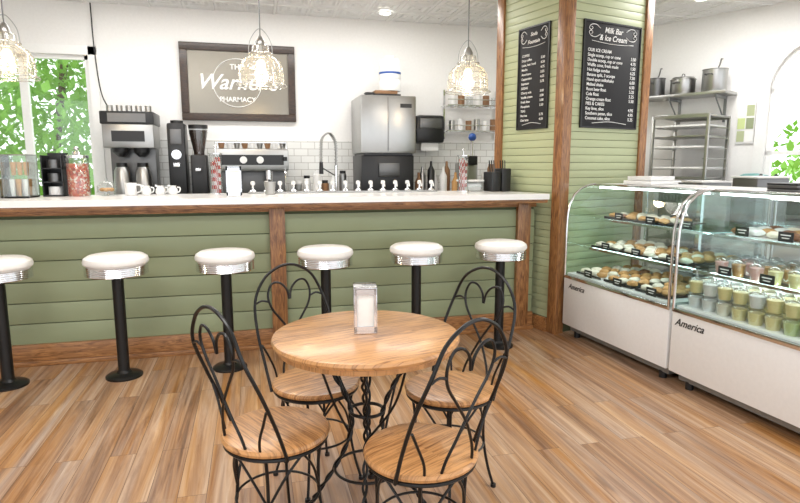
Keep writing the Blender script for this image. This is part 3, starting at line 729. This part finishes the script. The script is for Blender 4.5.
b.done((2.10,4.78,CT+.001),R(5))
b=MB('power_cable'); b.tube([(-1.47,6.47,CH-.01),(-1.46,6.46,2.5),(-1.42,6.44,2.1),(-1.33,6.42,1.91)],.006,'blackp',6,smooth=8); b.done()

# ------------------------------------------------------------------ right prep area
b=MB('mounted_pot_shelf'); b.box(.35,1.53,-.34,-.002,2.12,2.15,'steel',.004)
for u in (.45,.95,1.42): b.box(u-.012,u+.012,-.30,-.002,2.09,2.12,'grey'); b.box(u-.012,u+.012,-.02,-.002,1.85,2.12,'grey'); b.tube([(u,-.28,2.09),(u,-.02,1.88)],.008,'grey')
b.done(WO,WA)
def on_wall(u,d):
    c,s=math.cos(WA),math.sin(WA); return (WO[0]+u*c+d*s,WO[1]+u*s-d*c)
def pot(u,d,z,r,h,name='stock_pot',k='steel',ladle=True):
    b=MB(name); b.lathe([(0,0),(r*.95,0),(r,.01),(r,h),(r*1.05,h+.004),(r*1.05,h+.010),(r*.96,h+.006),(0,h-.01)],(0,0,0),k,28)
    for s_ in (-1,1): b.tube([(s_*r,-.03,h*.75),(s_*(r+.035),-.03,h*.78),(s_*(r+.035),.03,h*.78),(s_*r,.03,h*.75)],.006,'steeld',6,smooth=3)
    if ladle: b.tube([(r*.2,0,h),(r*.7,0,h+.06),(r*.95,0,h+.13),(r*1.2,0,h+.13)],.007,'steeld',6)
    else:
        b.lathe([(r*.98,h+.008),(r*.9,h+.03),(0,h+.045)],(0,0,0),k,28); b.tube([(-.03,0,h+.04),(-.02,0,h+.065),(.02,0,h+.065),(.03,0,h+.04)],.005,'steeld',6,smooth=3)
    x,y=on_wall(u,d); b.done((x,y,z),.4)
pot(1.36,.18,2.151,.12,.22)
pot(1.04,.18,2.151,.125,.15,'stock_pot','steel',False)
pot(.74,.18,2.151,.10,.19,'saucepan','steeld')
b=MB('sheet_pan_rack')
w,d,h=.27,.27,1.90
for sx in (-1,1):
    for sy in (-1,1):
        b.box(sx*w-.014,sx*w+.014,sy*d-.014,sy*d+.014,.09,h,'steel',.003); b.cyl((sx*w,sy*d,0),.03,0,.09,'blackp',12)
    for z in [.2+i*.105 for i in range(17)]: b.box(sx*w-.016 if sx<0 else sx*w-.03,sx*w+.03 if sx<0 else sx*w+.016,-d,d,z,z+.006,'steel')
for sy in (-1,1):
    for z in (.12,h-.02): b.box(-w,w,sy*d-.014,sy*d+.014,z-.014,z+.014,'steel')
for i,z in enumerate([.2+i*.105 for i in range(17)]):
    if i%5!=2: b.box(-w+.018,w-.018,-d+.01,d-.01,z+.008,z+.026,'white' if i%2 else 'steel',.004)
x,y=on_wall(1.24,.40); b.done((x,y,0),WA)
b=MB('prep_counter'); b.box(1.62,3.6,-.66,-.07,.08,.86,'white'); b.box(1.60,3.62,-.68,-.07,.86,.90,'steel',.004); b.box(1.64,3.58,-.62,-.1,0,.08,'blackp'); b.done(WO,WA)
b=MB('stand_mixer')
b.box(-.09,.09,-.14,.16,0,.04,'teal',.015); b.box(-.05,.05,.06,.15,.04,.30,'teal',.02); b.lathe([(0,-.17),(.05,-.165),(.075,-.10),(.08,.05),(.065,.16),(0,.18)],(0,0,.34),'teal',24,axis='Y')
b.lathe([(0,.05),(.05,.05),(.09,.10),(.10,.19),(.096,.19),(.08,.1),(0,.07)],(0,-.06,0),'steel',24); b.cyl((0,-.06,0),.02,.18,.28,'chrome',12); b.done((*on_wall(1.84,.33),.901),WA+R(60))
b=MB('microwave_oven'); b.box(-.26,.26,-.19,.19,.01,.30,'steel',.008); b.box(-.24,.10,-.195,-.19,.04,.27,'blackp'); b.box(.13,.24,-.195,-.19,.04,.27,'steeld'); b.tube([(.11,-.2,.05),(.11,-.22,.08),(.11,-.22,.23),(.11,-.2,.26)],.007,'chrome',6)
for s_ in (-.2,.2): b.cyl((s_,0,0),.015,0,.012,'blackp',10)
b.done((*on_wall(2.42,.30),.901),WA)
b=MB('utensil_crock'); b.lathe([(0,0),(.06,0),(.07,.16),(.064,.16),(.055,.01),(0,.01)],(0,0,0),'white',20)
for i in range(7): b.tube([(.02*math.cos(i),.02*math.sin(i),.01),(.06*math.cos(i),.06*math.sin(i),.32+.02*(i%3))],.007,['steeld','brown','blackp'][i%3],6); b.blob((.065*math.cos(i),.065*math.sin(i),.35+.02*(i%3)),(.022,.014,.03),['steeld','brown','blackp'][i%3])
b.done((*on_wall(2.05,.60),.901))
b=MB('notice_board'); b.box(1.55,1.72,-.02,-.002,1.62,2.04,'white',.003)
for i in range(6): b.box(1.56+.08*(i%2),1.63+.08*(i%2),-.024,-.02,1.64+.13*(i//2),1.75+.13*(i//2),['green2','vinyl','pgreen','green','vinyl','green2'][i])
b.done(WO,WA)
b=MB('work_table'); b.box(3.55,4.15,3.4,5.0,.86,.90,'steel',.004); b.box(3.6,4.1,3.45,4.95,.25,.27,'steel')
for xx in (3.6,4.1):
    for yy in (3.45,4.95): b.cyl((xx,yy,0),.02,0,.86,'steel',12)
b.done()
b=MB('storage_bin_group')
for i,(yy,k,h) in enumerate(((4.85,'white',.26),(4.55,'blackp',.34),(4.25,'grey',.35),(3.98,'white',.30),(3.70,'steeld',.40))):
    b.box(3.68,3.98,yy-.12,yy+.12,.901,.90+h,k,.012); b.box(3.67,3.99,yy-.125,yy+.125,.90+h,.915+h,'trimw' if k!='white' else 'grey',.004)
b.done()
def downlight(x,y,e=0):
    b=MB('recessed_downlight'); b.lathe([(.055,CH-.012),(.075,CH-.016),(.085,CH-.010),(.085,CH-.0085)],(0,0,0),'trimw',28); b.lathe([(0,CH-.013),(.056,CH-.013)],(0,0,0),'lamp',28); b.done((x,y,0))
for p in ((1.4,6.15),(-.6,3.2),(1.2,3.2),(3.9,3.6),(4.2,4.9),(-2.4,3.2),(-2.4,5.6),(-.4,5.6)): downlight(*p)

# outdoor greenery
def foliage(name,n_,xr,yr,zr,trunks):
    b=MB(name)
    for i in range(n_):
        c=Vector((random.uniform(*xr),random.uniform(*yr),random.uniform(*zr)))
        if c.z>zr[1]-.9+.6*math.sin(c.x*2): continue
        s_=random.uniform(.05,.13); u=Vector((random.uniform(-1,1),random.uniform(-1,1),random.uniform(-1,1))).normalized(); v=u.cross(Vector((.3,.2,1))).normalized()
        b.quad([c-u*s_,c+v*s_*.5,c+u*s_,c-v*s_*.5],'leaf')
    for t in trunks: b.tube([(t[0],t[1],-.1),(t[0]+.1,t[1]-.1,1.5),(t[0]+.3,t[1],3)],.05,'bark',8,smooth=4)
    b.done()
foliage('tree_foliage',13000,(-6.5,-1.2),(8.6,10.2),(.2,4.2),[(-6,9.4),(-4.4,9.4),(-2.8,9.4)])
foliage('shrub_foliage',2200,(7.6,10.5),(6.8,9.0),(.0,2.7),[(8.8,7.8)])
b=MB('ground_outside'); b.box(-12,14,6.7,20,-.15,-.1,'grass'); b.done()

# ------------------------------------------------------------------ lights / world
w=bpy.data.worlds.new('w'); bpy.context.scene.world=w; w.use_nodes=True
bg=w.node_tree.nodes['Background']; bg.inputs['Color'].default_value=(.94,.97,1,1); bg.inputs['Strength'].default_value=2.2
def area(name,loc,sx,sy,e,col=(1,.985,.96),rot=(0,0,0)):
    l=bpy.data.lights.new(name,'AREA'); l.shape='RECTANGLE'; l.size=sx; l.size_y=sy; l.energy=e; l.color=col
    o=bpy.data.objects.new(name,l); bpy.context.collection.objects.link(o); o.location=loc; o.rotation_euler=rot; return o
area('ceiling_fill_light',(-1.2,1.3,CH-.03),1.2,.6,50)  # area lamps added under the ceiling as fill, not panels of the room
area('ceiling_fill_light',(2.2,1.2,CH-.03),1.2,.6,50)
area('ceiling_fill_light',(-.6,3.4,CH-.03),2.4,.3,30)
area('ceiling_fill_light',(.2,5.5,CH-.03),4.0,.3,55)
area('ceiling_fill_light',(4.0,4.4,CH-.03),.9,.6,38)
sun=bpy.data.lights.new('sun','SUN'); sun.energy=2.5; sun.angle=.05; so=bpy.data.objects.new('sun',sun); bpy.context.collection.objects.link(so); so.rotation_euler=(R(35),0,R(200))

cd=bpy.data.cameras.new('camera'); co=bpy.data.objects.new('camera',cd); bpy.context.collection.objects.link(co)
cd.sensor_width=36; cd.lens=26.0; cd.clip_start=.02
co.location=(0,0,1.40); co.rotation_euler=(R(90-8.511),0,R(-14.211))
bpy.context.scene.camera=co
bpy.context.scene.view_settings.view_transform='Standard'
